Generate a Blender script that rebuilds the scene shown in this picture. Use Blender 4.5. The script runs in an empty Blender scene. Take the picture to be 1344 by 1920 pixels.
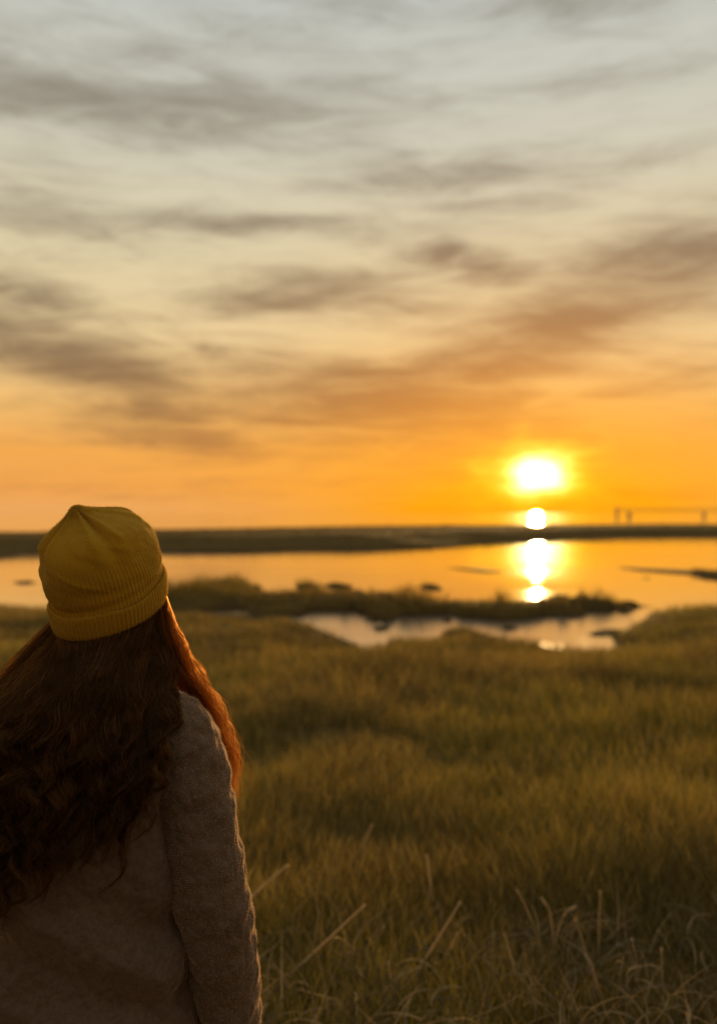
import bpy, bmesh, math
import numpy as np
from mathutils import Vector, Matrix

rng = np.random.default_rng(11)
SC = bpy.context.scene
COL = SC.collection
R = math.radians

# ------------------------------------------------------------------ camera
FPX = 1600.0            # focal length in photograph pixels (1344 x 1920)
CAMZ = 1.62
cam_d = bpy.data.cameras.new('camera')
cam = bpy.data.objects.new('camera', cam_d); COL.objects.link(cam)
cam.location = (0, 0, CAMZ); cam.rotation_euler = (R(90), 0, 0)
cam_d.sensor_fit = 'VERTICAL'; cam_d.sensor_height = 36.0; cam_d.sensor_width = 25.2
cam_d.lens = 36.0 * FPX / 1920.0
cam_d.clip_start = 0.05; cam_d.clip_end = 20000
cam_d.dof.use_dof = True; cam_d.dof.focus_distance = 1.40; cam_d.dof.aperture_fstop = 2.3
SC.camera = cam
SC.render.resolution_x = 716; SC.render.resolution_y = 1024

# ------------------------------------------------------------------ colour management
SC.view_settings.view_transform = 'Standard'; SC.view_settings.look = 'None'
SC.view_settings.gamma = 1.0; SC.view_settings.exposure = 0.0
SC.view_settings.use_curve_mapping = False
SC.render.engine = 'CYCLES'
SC.cycles.use_denoising = True
SC.cycles.max_bounces = 6; SC.cycles.transparent_max_bounces = 28
SC.cycles.sample_clamp_indirect = 4.0

# ------------------------------------------------------------------ node helper
class NT:
    def __init__(self, tree):
        self.t = tree; self.n = tree.nodes; self.l = tree.links
    def add(self, typ, **kw):
        n = self.n.new(typ)
        for k, v in kw.items(): setattr(n, k, v)
        return n
    def put(self, sock, v):
        if hasattr(v, 'is_linked') or isinstance(v, bpy.types.NodeSocket): self.l.new(v, sock)
        else: sock.default_value = v
    def m(self, op, a, b=0.0, c=0.0, clamp=False):
        n = self.add('ShaderNodeMath', operation=op, use_clamp=clamp)
        for i, v in enumerate((a, b, c)): self.put(n.inputs[i], v)
        return n.outputs[0]
    def mix(self, f, a, b, blend='MIX'):
        n = self.add('ShaderNodeMix', data_type='RGBA', blend_type=blend)
        self.put(n.inputs[0], f)
        for i, v in ((6, a), (7, b)):
            if isinstance(v, tuple): v = (*v[:3], 1.0)
            self.put(n.inputs[i], v)
        return n.outputs[2]
    def ramp(self, f, stops, interp='LINEAR'):
        n = self.add('ShaderNodeValToRGB'); cr = n.color_ramp; cr.interpolation = interp
        while len(cr.elements) < len(stops): cr.elements.new(0.5)
        for e, (p, c) in zip(cr.elements, stops):
            e.position = p; e.color = (*c, 1.0) if isinstance(c, tuple) else (c, c, c, 1.0)
        self.put(n.inputs[0], f); return n.outputs[0]
    def smooth(self, v, a, b):
        n = self.add('ShaderNodeMapRange', interpolation_type='SMOOTHSTEP')
        self.put(n.inputs[0], v); n.inputs[1].default_value = a; n.inputs[2].default_value = b
        return n.outputs[0]
    def comb(self, x, y, z):
        n = self.add('ShaderNodeCombineXYZ')
        for i, v in enumerate((x, y, z)): self.put(n.inputs[i], v)
        return n.outputs[0]
    def noise(self, vec, scale, detail=4, rough=0.5, dist=0.0, col=False):
        n = self.add('ShaderNodeTexNoise')
        if vec is not None: self.put(n.inputs['Vector'], vec)
        n.inputs['Scale'].default_value = scale; n.inputs['Detail'].default_value = detail
        n.inputs['Roughness'].default_value = rough; n.inputs['Distortion'].default_value = dist
        return n.outputs[1 if col else 0]

# ------------------------------------------------------------------ sky and sun
SUN_AZ = math.degrees(math.atan((1005 - 672) / FPX))
SUN_EL = math.degrees(math.atan((960 - 888) / FPX * math.cos(R(SUN_AZ))))
SDIR = Vector((math.sin(R(SUN_AZ)) * math.cos(R(SUN_EL)), math.cos(R(SUN_AZ)) * math.cos(R(SUN_EL)), math.sin(R(SUN_EL))))

def build_world():
    w = bpy.data.worlds.new('World'); SC.world = w; w.use_nodes = True
    T = NT(w.node_tree); T.n.clear()
    tc = T.add('ShaderNodeTexCoord')
    sep = T.add('ShaderNodeSeparateXYZ'); T.l.new(tc.outputs['Generated'], sep.inputs[0])
    X, Y, Z = sep.outputs
    el = T.m('MULTIPLY', T.m('ARCSINE', Z), 180 / math.pi)
    az = T.m('MULTIPLY', T.m('ARCTAN2', X, Y), 180 / math.pi)
    dot = T.add('ShaderNodeVectorMath', operation='DOT_PRODUCT')
    T.l.new(tc.outputs['Generated'], dot.inputs[0]); dot.inputs[1].default_value = SDIR
    sang = T.m('MULTIPLY', T.m('ARCCOSINE', T.m('MINIMUM', dot.outputs['Value'], 0.9999999)), 180 / math.pi)
    # cloud sheet: the view direction carried up to a flat layer
    zz = T.m('ADD', T.m('MAXIMUM', Z, 0.0), 0.10)
    px = T.m('DIVIDE', X, zz); py = T.m('DIVIDE', Y, zz)
    plane = T.comb(T.m('MULTIPLY', px, 0.55), py, 0.0)
    plane2 = T.comb(T.m('ADD', T.m('MULTIPLY', px, 0.5), T.m('MULTIPLY', py, 0.22)), py, 3.7)
    n1 = T.noise(plane, 1.15, 7, 0.55, 0.8)
    n2 = T.noise(plane2, 3.2, 8, 0.60, 0.6)
    # fine fibres
    fib = T.noise(T.comb(T.m('ADD', T.m('MULTIPLY', az, 0.075), T.m('MULTIPLY', el, .05)), T.m('MULTIPLY', el, 0.42), 1.3), 1.6, 9, 0.68, 0.9)
    # slow wobble of the placed masses
    wob = T.noise(T.comb(T.m('MULTIPLY', az, 0.07), T.m('MULTIPLY', el, 0.22), 7.0), 1.0, 5, 0.6, 0.0, col=True)
    ws = T.add('ShaderNodeSeparateColor'); T.l.new(wob, ws.inputs[0])
    wa = T.m('MULTIPLY', T.m('SUBTRACT', ws.outputs[0], 0.5), 9.0)
    we = T.m('MULTIPLY', T.m('SUBTRACT', ws.outputs[1], 0.5), 4.5)
    aw = T.m('ADD', az, wa); ew = T.m('ADD', el, we)
    # cloud masses of this sky: azimuth, elevation, half width, half height (degrees), tilt, weight
    masses = [(-15, 24.8, 16, 1.5, 2, .75), (-13, 27.5, 12, 2.2, 0, .22), (0, 31, 6, 1.2, 0, .5), (-9, 18.3, 14, 1.0, 0, .60),
              (5.4, 16.7, 2.0, 1.2, -18, 1.0), (8.4, 15.7, 3.4, .9, -10, .75), (-3.8, 14.0, 9, 1.3, 3, .70), (3, 13.6, 7, 1.0, 0, .5),
              (-19, 10.0, 10, 2.6, -14, .95), (-14, 7.4, 7, 1.8, -20, .75), (-11, 5.0, 6, 1.0, -6, .70), (1.0, 7.2, 10, 2.8, -6, .95), (-1, 9.6, 8, 1.2, 0, .6),
              (15, 12.4, 14, 2.6, 17, .95), (20, 15.8, 9, 2.4, 12, .75), (10, 10.6, 9, 1.2, 6, .75), (4, 21.3, 9, 1.3, 4, .60), (9, 20.0, 7, .7, -3, .5),
              (18, 26.0, 8, 1.0, 4, .35), (15, 30, 7, .9, 3, .5), (-20, 17.5, 8, .9, -3, .35), (16, 7.2, 10, .8, 7, .45),
              (-4, 1.6, 14, .5, 0, .30), (-24, 13, 6, 1.2, -5, .4), (20, 21.5, 7, .9, 4, .4)]
    acc = None
    for (a, e, ra, re_, tilt, wt) in masses:
        da = T.m('SUBTRACT', aw, a); de = T.m('SUBTRACT', ew, e)
        c, s = math.cos(R(tilt)), math.sin(R(tilt))
        u = T.m('ADD', T.m('MULTIPLY', da, c / ra), T.m('MULTIPLY', de, s / ra))
        v = T.m('ADD', T.m('MULTIPLY', da, -s / re_), T.m('MULTIPLY', de, c / re_))
        q = T.m('ADD', T.m('MULTIPLY', u, u), T.m('MULTIPLY', v, v))
        g = T.m('MULTIPLY', T.m('EXPONENT', T.m('MULTIPLY', q, -0.9)), wt)
        acc = g if acc is None else T.m('MAXIMUM', acc, g)
    tex = T.m('ADD', T.m('MULTIPLY', n1, 0.55), T.m('ADD', T.m('MULTIPLY', n2, 0.45), T.m('MULTIPLY', fib, 0.75)))
    dens = T.m('ADD', T.m('MULTIPLY', acc, 0.85), T.m('MULTIPLY', T.m('SUBTRACT', tex, 0.87), 1.75))
    dens = T.smooth(dens, -0.16, 0.92)
    # sunlit thin cloud and shaded thick cloud, by height above the horizon
    eln = T.m('DIVIDE', el, 40.0, clamp=True)
    light = T.ramp(eln, [(0.0, (.90, .42, .13)), (.04, (.92, .39, .085)), (.10, (.95, .42, .085)), (.17, (.94, .53, .165)),
                         (.28, (.88, .66, .34)), (.42, (.78, .665, .42)), (.58, (.67, .64, .51)), (.78, (.59, .605, .555)), (1, (.52, .56, .57))])
    dark = T.ramp(eln, [(0.0, (.60, .27, .08)), (.06, (.56, .25, .075)), (.14, (.37, .185, .066)), (.24, (.29, .180, .088)),
                        (.38, (.29, .215, .130)), (.55, (.30, .255, .19)), (.78, (.34, .325, .27)), (1, (.33, .34, .33))])
    cl = T.mix(dens, light, dark)
    # orange reach of the sun through the thin cloud near the horizon
    lowf = T.m('EXPONENT', T.m('MULTIPLY', T.m('MAXIMUM', el, 0.0), -0.115))
    gl = T.m('MULTIPLY', T.m('EXPONENT', T.m('MULTIPLY', T.m('MULTIPLY', sang, sang), -1 / (2 * 12.0 ** 2))), lowf)
    cl = T.mix(T.m('MULTIPLY', gl, 1.3, clamp=True), cl, T.mix(T.m('MULTIPLY', dens, .9), (1.0, .385, .006), (.90, .26, .004)))
    # away from the sun the cloud is lit less
    fall = T.m('ADD', 0.56, T.m('MULTIPLY', T.smooth(T.m('MULTIPLY', sang, -1.0), -140.0, -25.0), 0.44))
    cl = T.mix(1.0, cl, T.comb(fall, fall, T.m('MULTIPLY', fall, 1.0)), 'MULTIPLY')
    # bright aureole round the sun, broken by the cloud
    jit = T.noise(T.comb(T.m('MULTIPLY', az, .35), T.m('MULTIPLY', el, 0.9), 2.0), 1.0, 3, .5)
    dz_ = T.m('MULTIPLY', T.m('SUBTRACT', el, SUN_EL), 1.30); da_ = T.m('MULTIPLY', T.m('SUBTRACT', az, SUN_AZ), .86)
    sq = T.m('SQRT', T.m('ADD', T.m('MULTIPLY', dz_, dz_), T.m('MULTIPLY', da_, da_)))
    rr = T.m('MULTIPLY', sq, T.m('ADD', .40, T.m('MULTIPLY', jit, 1.2)))
    core = T.m('MULTIPLY', T.m('EXPONENT', T.m('MULTIPLY', T.m('POWER', T.m('DIVIDE', rr, 1.12), 2.0), -1.0)), 5.0)
    halo = T.m('MULTIPLY', T.m('EXPONENT', T.m('MULTIPLY', T.m('POWER', T.m('DIVIDE', rr, 2.1), 2.0), -1.0)), 1.5)
    aur = T.mix(1.0, T.mix(1.0, (1, .93, .5), T.comb(core, core, core), 'MULTIPLY'),
                T.mix(1.0, (1.0, .66, .0), T.comb(halo, halo, halo), 'MULTIPLY'), 'ADD')
    cl = T.mix(1.0, cl, aur, 'ADD')
    bgc = T.add('ShaderNodeBackground'); T.l.new(cl, bgc.inputs[0]); bgc.inputs[1].default_value = 1.0
    sky = T.add('ShaderNodeTexSky', sky_type='NISHITA', sun_disc=False)
    sky.sun_elevation = R(SUN_EL); sky.sun_rotation = R(SUN_AZ); sky.altitude = 0
    sky.air_density = 1.0; sky.dust_density = 2.0; sky.ozone_density = 1.0
    bgs = T.add('ShaderNodeBackground'); T.l.new(sky.outputs[0], bgs.inputs[0]); bgs.inputs[1].default_value = 0.08
    mx = T.add('ShaderNodeMixShader'); mx.inputs[0].default_value = 0.93
    T.l.new(bgs.outputs[0], mx.inputs[1]); T.l.new(bgc.outputs[0], mx.inputs[2])
    out = T.add('ShaderNodeOutputWorld'); T.l.new(mx.outputs[0], out.inputs[0])
build_world()

sun_d = bpy.data.lights.new('sun', 'SUN'); sun = bpy.data.objects.new('sun', sun_d); COL.objects.link(sun)
sun_d.energy = 5.0; sun_d.angle = R(0.55); sun_d.color = (1.0, 0.60, 0.22)
sun.rotation_euler = (-SDIR).to_track_quat('-Z', 'Y').to_euler()
sun.location = SDIR * 60

# ------------------------------------------------------------------ mesh helpers
def link(name, me, mat=None, parent=None, smooth=True, **props):
    o = bpy.data.objects.new(name, me); COL.objects.link(o)
    if mat: me.materials.append(mat)
    if smooth: me.polygons.foreach_set('use_smooth', np.ones(len(me.polygons), bool))
    if parent: o.parent = parent
    for k, v in props.items(): o[k] = v
    return o

def np_mesh(name, V, F, col=None):
    """V (n,3), F (m,k) with one face size k."""
    V = np.asarray(V, np.float32); F = np.asarray(F, np.int32)
    me = bpy.data.meshes.new(name); m, k = F.shape
    me.vertices.add(len(V)); me.vertices.foreach_set('co', V.ravel())
    me.loops.add(m * k); me.loops.foreach_set('vertex_index', F.ravel())
    me.polygons.add(m); me.polygons.foreach_set('loop_start', np.arange(0, m * k, k, dtype=np.int32))
    me.update(calc_edges=True)
    if col is not None:
        a = me.color_attributes.new('tint', 'FLOAT_COLOR', 'POINT')
        c = np.ones((len(V), 4), np.float32); c[:, :3] = col; a.data.foreach_set('color', c.ravel())
    return me

_lat = rng.random((256, 256))
def vnoise(x, y):
    xi = np.floor(x).astype(int); yi = np.floor(y).astype(int); fx = x - xi; fy = y - yi
    fx = fx * fx * (3 - 2 * fx); fy = fy * fy * (3 - 2 * fy)
    g = lambda a, b: _lat[a & 255, b & 255]
    return (g(xi, yi) * (1 - fx) + g(xi + 1, yi) * fx) * (1 - fy) + (g(xi, yi + 1) * (1 - fx) + g(xi + 1, yi + 1) * fx) * fy
def fbm(x, y, o=4):
    s = 0; a = .5
    for i in range(o): s = s + a * vnoise(x * 2 ** i + 17 * i, y * 2 ** i + 5 * i); a *= .5
    return s / (1 - .5 ** o)
def sstep(a, b, x):
    t = np.clip((x - a) / (b - a), 0, 1); return t * t * (3 - 2 * t)

def grid_faces(nr, nc, wrap=False):
    i = np.arange(nr - 1)[:, None] * nc
    j = np.arange(nc if wrap else nc - 1)[None, :]
    j2 = (j + 1) % nc
    return np.stack([i + j, i + j2, i + nc + j2, i + nc + j], -1).reshape(-1, 4)

def tubes(P, rad, sides=3, spin=None):
    """P (n,k,3) centre lines, rad (n,k): closed-sided thin tubes; returns V, F(quads)."""
    n, k, _ = P.shape
    T = np.gradient(P, axis=1); T /= np.linalg.norm(T, axis=2, keepdims=True) + 1e-9
    ref = np.where(np.abs(T[..., 2:3]) > .9, np.array([1., .3, 0]), np.array([0, 0, 1.]))
    A = np.cross(T, ref); A /= np.linalg.norm(A, axis=2, keepdims=True) + 1e-9
    B = np.cross(T, A)
    ang = np.arange(sides) * 2 * np.pi / sides
    V = P[:, :, None, :] + rad[:, :, None, None] * (A[:, :, None, :] * np.cos(ang)[None, None, :, None] + B[:, :, None, :] * np.sin(ang)[None, None, :, None])
    f = grid_faces(k, sides, True)
    F = (np.arange(n)[:, None, None] * (k * sides) + f[None]).reshape(-1, 4)
    return V.reshape(-1, 3), F

def catmull(pts, n):
    pts = np.asarray(pts, float); t = np.linspace(0, len(pts) - 1, n); i = np.clip(t.astype(int), 0, len(pts) - 2); f = (t - i)[:, None]
    p = np.vstack([2 * pts[0] - pts[1], pts, 2 * pts[-1] - pts[-2]])
    a, b, c, d = p[i], p[i + 1], p[i + 2], p[i + 3]
    return .5 * ((2 * b) + (c - a) * f + (2 * a - 5 * b + 4 * c - d) * f ** 2 + (3 * b - a - 3 * c + d) * f ** 3)

# ------------------------------------------------------------------ materials
def mat(name):
    m = bpy.data.materials.new(name); m.use_nodes = True
    T = NT(m.node_tree); T.n.clear(); out = T.add('ShaderNodeOutputMaterial')
    return m, T, out
def principled(T, out, color, rough=.8, spec=.3, bump=None, bstr=.5, bdist=.01, **kw):
    b = T.add('ShaderNodeBsdfPrincipled')
    T.put(b.inputs['Base Color'], (*color, 1.0) if isinstance(color, tuple) else color)
    T.put(b.inputs['Roughness'], rough); T.put(b.inputs['Specular IOR Level'], spec)
    for k, v in kw.items(): T.put(b.inputs[k], v)
    if bump is not None:
        bn = T.add('ShaderNodeBump'); bn.inputs['Strength'].default_value = bstr; bn.inputs['Distance'].default_value = bdist
        T.l.new(bump, bn.inputs['Height']); T.l.new(bn.outputs[0], b.inputs['Normal'])
    T.l.new(b.outputs[0], out.inputs[0]); return b

WL = -0.70       # water level
def m_ground():
    m, T, o = mat('marsh_soil')
    g = T.add('ShaderNodeNewGeometry'); s = T.add('ShaderNodeSeparateXYZ'); T.l.new(g.outputs['Position'], s.inputs[0])
    n = T.noise(g.outputs['Position'], 3.0, 6, .6); n2 = T.noise(g.outputs['Position'], 26.0, 5, .65)
    c = T.mix(n, (.11, .068, .018), (.17, .108, .028)); c = T.mix(T.m('MULTIPLY', n2, .6), c, (.06, .038, .010))
    wet = T.smooth(T.m('MULTIPLY', s.outputs[2], -1.0), -(WL + .11), -(WL + .03))
    c = T.mix(wet, c, (.075, .045, .014))
    principled(T, o, c, T.m('SUBTRACT', .95, T.m('MULTIPLY', wet, .25)), .04, n2, .8, .03)
    return m
def m_water():
    m, T, o = mat('water')
    g = T.add('ShaderNodeNewGeometry')
    mp = T.add('ShaderNodeMapping'); T.l.new(g.outputs['Position'], mp.inputs[0]); mp.inputs['Scale'].default_value = (.55, 1.6, 1)
    mb = T.add('ShaderNodeMapping'); T.l.new(g.outputs['Position'], mb.inputs[0]); mb.inputs['Scale'].default_value = (.05, .30, 1)
    n1 = T.noise(mp.outputs[0], 1.6, 5, .55)
    sp = T.add('ShaderNodeSeparateXYZ'); T.l.new(g.outputs['Position'], sp.inputs[0])
    ruff = T.smooth(T.noise(mb.outputs[0], 1.0, 4, .6), .50, .66)                                # wind-ruffled bands on calm water
    creek = T.m('SUBTRACT', 1.0, T.smooth(sp.outputs[1], 18.5, 22.0))                            # shallow creek, ruffled all over
    sea = T.smooth(sp.outputs[1], 100.0, 160.0)                                                  # waves on the open sea
    bn = T.add('ShaderNodeBump'); bn.inputs['Distance'].default_value = .05; T.l.new(n1, bn.inputs['Height'])
    T.put(bn.inputs['Strength'], T.m('ADD', T.m('ADD', .07, T.m('MULTIPLY', sea, .5)), T.m('MULTIPLY', ruff, .12)))
    fr = T.add('ShaderNodeFresnel'); fr.inputs['IOR'].default_value = 1.40
    d = T.add('ShaderNodeBsdfDiffuse'); d.inputs[0].default_value = (.12, .085, .055, 1)
    gl = T.add('ShaderNodeBsdfGlossy'); gl.inputs[0].default_value = (1, 1, 1, 1); T.l.new(bn.outputs[0], gl.inputs['Normal'])
    T.put(gl.inputs['Roughness'], T.m('ADD', T.m('ADD', .014, T.m('MULTIPLY', ruff, .085)), T.m('MULTIPLY', creek, .14)))
    x = T.add('ShaderNodeMixShader'); T.put(x.inputs[0], T.m('ADD', .68, T.m('MULTIPLY', fr.outputs[0], .32)))
    T.l.new(d.outputs[0], x.inputs[1]); T.l.new(gl.outputs[0], x.inputs[2]); T.l.new(x.outputs[0], o.inputs[0])
    return m
def m_blade(name, trans=.45, rough=.6, gain=1.0):
    m, T, o = mat(name)
    a = T.add('ShaderNodeAttribute', attribute_name='tint')
    c = a.outputs['Color']
    d = T.add('ShaderNodeBsdfDiffuse'); T.l.new(c, d.inputs[0])
    t = T.add('ShaderNodeBsdfTranslucent'); T.l.new(c, t.inputs[0])
    x = T.add('ShaderNodeMixShader'); x.inputs[0].default_value = trans
    T.l.new(d.outputs[0], x.inputs[1]); T.l.new(t.outputs[0], x.inputs[2])
    gl = T.add('ShaderNodeBsdfGlossy'); gl.inputs['Roughness'].default_value = rough; gl.inputs[0].default_value = (.9, .8, .6, 1)
    y = T.add('ShaderNodeMixShader'); y.inputs[0].default_value = .05
    T.l.new(x.outputs[0], y.inputs[1]); T.l.new(gl.outputs[0], y.inputs[2]); T.l.new(y.outputs[0], o.inputs[0])
    return m
M_GROUND, M_WATER, M_GRASS = m_ground(), m_water(), m_blade('marsh_grass', .45)
M_DRY = m_blade('dry_straw', .35, .5)

# ------------------------------------------------------------------ ground and water
def w(px, py): 
    Yd = (CAMZ - WL) * FPX / (py - 960.0); return ((px - 672) / FPX * Yd, Yd)
def poly(pts): return np.array([w(*p) for p in pts])
near = poly([(-700, 1146), (-200, 1141), (0, 1138), (75, 1142), (200, 1156), (320, 1158), (450, 1160), (550, 1166), (600, 1180), (640, 1195),
    (668, 1213), (690, 1229), (712, 1221), (733, 1200), (755, 1206), (790, 1205), (815, 1199), (835, 1188), (850, 1180), (870, 1176), (890, 1180), (905, 1190), (920, 1200), (1000, 1216),
    (1060, 1227), (1110, 1234), (1150, 1232), (1162, 1212), (1152, 1196), (1180, 1176), (1215, 1156), (1235, 1146), (1300, 1141), (1344, 1139), (1600, 1136), (2100, 1136)])
near = np.vstack([[(-900, near[0, 1])], near, [(900, near[-1, 1]), (900, -900), (-900, -900)]])
island = poly([(235, 1150), (320, 1150), (450, 1149), (560, 1150), (640, 1148), (700, 1157), (780, 1155), (860, 1156), (900, 1158), (1000, 1160), (1100, 1151), (1190, 1141),
    (1195, 1137), (1130, 1132), (1110, 1125), (1060, 1131), (1000, 1141), (960, 1141), (900, 1137), (850, 1134), (760, 1127), (720, 1125), (680, 1120), (650, 1119), (620, 1117), (605, 1108),
    (580, 1101), (540, 1104), (490, 1101), (440, 1094), (400, 1094), (385, 1104), (340, 1111), (300, 1117), (240, 1125)])
pool = poly([(482, 1103), (520, 1099), (572, 1104), (560, 1115), (515, 1118), (488, 1112)])
islets = [poly([(782, 1101), (800, 1097), (828, 1099), (834, 1104), (805, 1107)]),
          poly([(300, 1160), (345, 1157), (400, 1160), (380, 1166), (320, 1167)]), poly([(500, 1154), (540, 1152), (565, 1157), (520, 1160)]), poly([(600, 1098), (640, 1096), (668, 1101), (625, 1105)]),
          poly([(690, 1178), (725, 1172), (745, 1180), (715, 1186)]), poly([(930, 1178), (965, 1175), (985, 1181), (950, 1184)]), poly([(1020, 1120), (1060, 1117), (1075, 1122), (1040, 1125)]),
          poly([(1278, 1073), (1305, 1081), (1344, 1088), (1500, 1094), (1500, 1078), (1344, 1075), (1300, 1070)])]
bars = [poly([(830, 1064), (900, 1067), (950, 1073), (900, 1073.5)]), poly([(1046, 1056), (1070, 1049), (1098, 1048), (1072, 1055)]),
        poly([(1150, 1063), (1205, 1066), (1300, 1070), (1345, 1080), (1285, 1078), (1195, 1071)]), poly([(1095, 1189), (1130, 1178), (1165, 1181), (1158, 1194), (1110, 1195)]),
        poly([(478, 1056), (492, 1054), (498, 1057), (484, 1058)]), poly([(1195, 1084), (1222, 1083), (1218, 1086)]), poly([(20, 1092), (60, 1088), (75, 1094), (35, 1097)]),
        poly([(330, 1152), (440, 1154), (545, 1157), (560, 1163), (440, 1162), (330, 1160)])]
def sdist(P, poly_):
    """signed distance, positive inside."""
    x, y = P[:, 0], P[:, 1]; d = np.full(len(P), 1e9); ins = np.zeros(len(P), bool)
    n = len(poly_)
    for i in range(n):
        a = poly_[i]; b = poly_[(i + 1) % n]; e = b - a
        t = np.clip(((x - a[0]) * e[0] + (y - a[1]) * e[1]) / (e @ e), 0, 1)
        d = np.minimum(d, np.hypot(x - a[0] - t * e[0], y - a[1] - t * e[1]))
        c = (a[1] > y) != (b[1] > y)
        if abs(e[1]) > 1e-9: ins ^= c & (x < e[0] * (y - a[1]) / e[1] + a[0])
    return np.where(ins, d, -d)
def terrain(P):
    """height and shore distance of the marsh at ground points P (n,2)"""
    x, y = P[:, 0], P[:, 1]
    jx = (fbm(x * .9 + 3, y * .9) - .5) * .35; jy = (fbm(x * .9 + 40, y * .9 + 9) - .5) * .45
    Q = P + np.stack([jx, jy], 1) * np.clip(y / 12, 0, 1)[:, None]
    sn = sdist(Q, near); W = P + np.stack([fbm(x * 1.6 + 31, y * 1.1) - .5, (fbm(x * 1.6 + 77, y * 1.1 + 5) - .5) * 2.6], 1) * 1.5 * sstep(15, 19, y)[:, None]; si = np.minimum(sdist(W, island), -sdist(Q, pool))
    so = np.max([sdist(Q, p) for p in islets], axis=0); sb = np.max([sdist(P, p) for p in bars], axis=0)
    und = (fbm(x * .5, y * .5 + 50, 3) - .5)
    top = np.interp(y, [2.6, 6, 10, 13, 17, 25], [0, -.16, -.36, -.48, -.54, -.56]) + und * .16 * sstep(2.2, 4, y)
    rise = sstep(-.05, .45, sn)
    z = np.where(sn > 0, WL + (top - WL) * (.35 * rise + .65 * sstep(0, 2.5, sn)), WL - .35 * sstep(0, 1.0, -sn))
    z = np.maximum(z, np.where(si > 0, WL + .23 * sstep(-.05, .6, si) * (1 - .3 * np.exp(-((x + 2.1) / .95) ** 2)) + .06 * und, -9))
    z = np.maximum(z, np.where(so > 0, WL + .14 * sstep(0, .5, so), -9))
    z = np.maximum(z, np.where(sb > 0, WL + .035 * sstep(-.02, .25, sb), -9))
    return z, sn, np.maximum(si, so)
xs = np.concatenate([[-900, -400, -200, -100, -60, -40, -30, -24], np.arange(-18, 22.01, .15), [26, 32, 45, 70, 120, 220, 450, 900]])
ys = np.concatenate([[-900, -400, -200, -100, -50, -25, -12, -6], np.arange(-3, 42.01, .15)])
GX, GY = np.meshgrid(xs, ys); GP = np.stack([GX.ravel(), GY.ravel()], 1)
gz, _, _ = terrain(GP)
far = GP[:, 1] > 38; gz = np.where(far, np.minimum(gz, WL - .35), gz)
ground = link('ground', np_mesh('ground', np.column_stack([GP, gz]), grid_faces(len(ys), len(xs))), M_GROUND, kind='structure')

xs2 = np.array([-9000, -1500, -300, -80, -30, 0, 30, 80, 300, 1500, 9000.]); ys2 = np.array([-60, 0, 10, 20, 40, 80, 200, 600, 2000, 6000, 15000.])
A_, B_ = np.meshgrid(xs2, ys2)
link('water', np_mesh('water', np.column_stack([A_.ravel(), B_.ravel(), np.full(A_.size, WL)]), grid_faces(len(ys2), len(xs2))), M_WATER, kind='structure')

# far bank between pond and sea
fb = poly([(-900, 1082), (-300, 1062), (0, 1050), (55, 1041), (130, 1037), (300, 1034), (450, 1034), (620, 1030), (800, 1029), (870, 1025), (930, 1018), (1000, 1015), (1100, 1011), (1200, 1007), (1344, 1005)])
fb = np.vstack([fb, [(75, 86), (160, 92), (160, 140), (75, 128), (35, 120), (10, 112), (-10, 100), (-28, 80), (-50, 62), (-70, 50)]])
bx, by = np.meshgrid(np.arange(-75, 165.1, .75), np.arange(28, 144.1, .75)); BP = np.stack([bx.ravel(), by.ravel()], 1)
def bank_z(P):
    j = np.stack([fbm(P[:, 0] * .25, P[:, 1] * .25) - .5, fbm(P[:, 0] * .25 + 9, P[:, 1] * .25) - .5], 1) * 2.2
    s = sdist(P + j, fb)
    return np.where(s > 0, WL + .12 * sstep(0, 1.5, s) + .58 * sstep(0, 9, s) + .10 * (fbm(P[:, 0] * .15, P[:, 1] * .15) - .5) * sstep(0, 4, s), WL - .4), s
bz, _ = bank_z(BP)
link('far_bank', np_mesh('far_bank', np.column_stack([BP, bz]), grid_faces(bx.shape[0], bx.shape[1])), M_GROUND, kind='structure')

# ------------------------------------------------------------------ grass
def blades(name, base, h, wid, lean, bend, tint, m, levels=3, **props):
    n = len(base); rz = rng.random(n) * 2 * np.pi; ld = rng.random(n) * 2 * np.pi
    side = np.stack([np.cos(rz), np.sin(rz), np.zeros(n)], 1); dirv = np.stack([np.cos(ld), np.sin(ld), np.zeros(n)], 1)
    Vs = []
    for k in range(levels + 1):
        t = k / levels
        off = dirv * (h * (lean * t + bend * t * t))[:, None]
        up = np.zeros((n, 3)); up[:, 2] = h * (t - .35 * bend * t * t)
        c = base + off + up
        if k < levels:
            ww = wid * (1 - .75 * t) * .5
            Vs += [c - side * ww[:, None], c + side * ww[:, None]]
        else: Vs.append(c)
    k = 2 * levels + 1
    V = np.stack(Vs, 1).reshape(-1, 3)
    f = []
    for i in range(levels - 1): a = 2 * i; f += [(a, a + 1, a + 3), (a, a + 3, a + 2)]
    a = 2 * (levels - 1); f.append((a, a + 1, a + 2))
    F = (np.arange(n)[:, None, None] * k + np.array(f)[None]).reshape(-1, 3)
    me = np_mesh(name, V, F, np.repeat(tint, k, 0))
    return link(name, me, m, None, True, **props)

def grass_tint(x, y, n):
    p = fbm(x * .55 + 11, y * .38 + 3, 4); q = rng.random(n)
    straw = np.array([.33, .235, .060]); olive = np.array([.212, .158, .018]); rust = np.array([.235, .150, .028]); dark = np.array([.12, .09, .015])
    f = sstep(.34, .60, p)[:, None]
    pg = sstep(.42, .62, fbm(x * .9 + 60, y * .7 + 8, 3))[:, None]; c = (olive * (1 - f) + rust * f) * (.62 + .6 * pg)
    pick = rng.random(n)[:, None]
    c = np.where(pick < .30, straw, c); c = np.where(pick > .88, dark, c)
    return c * (.8 + .4 * q[:, None])

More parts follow.
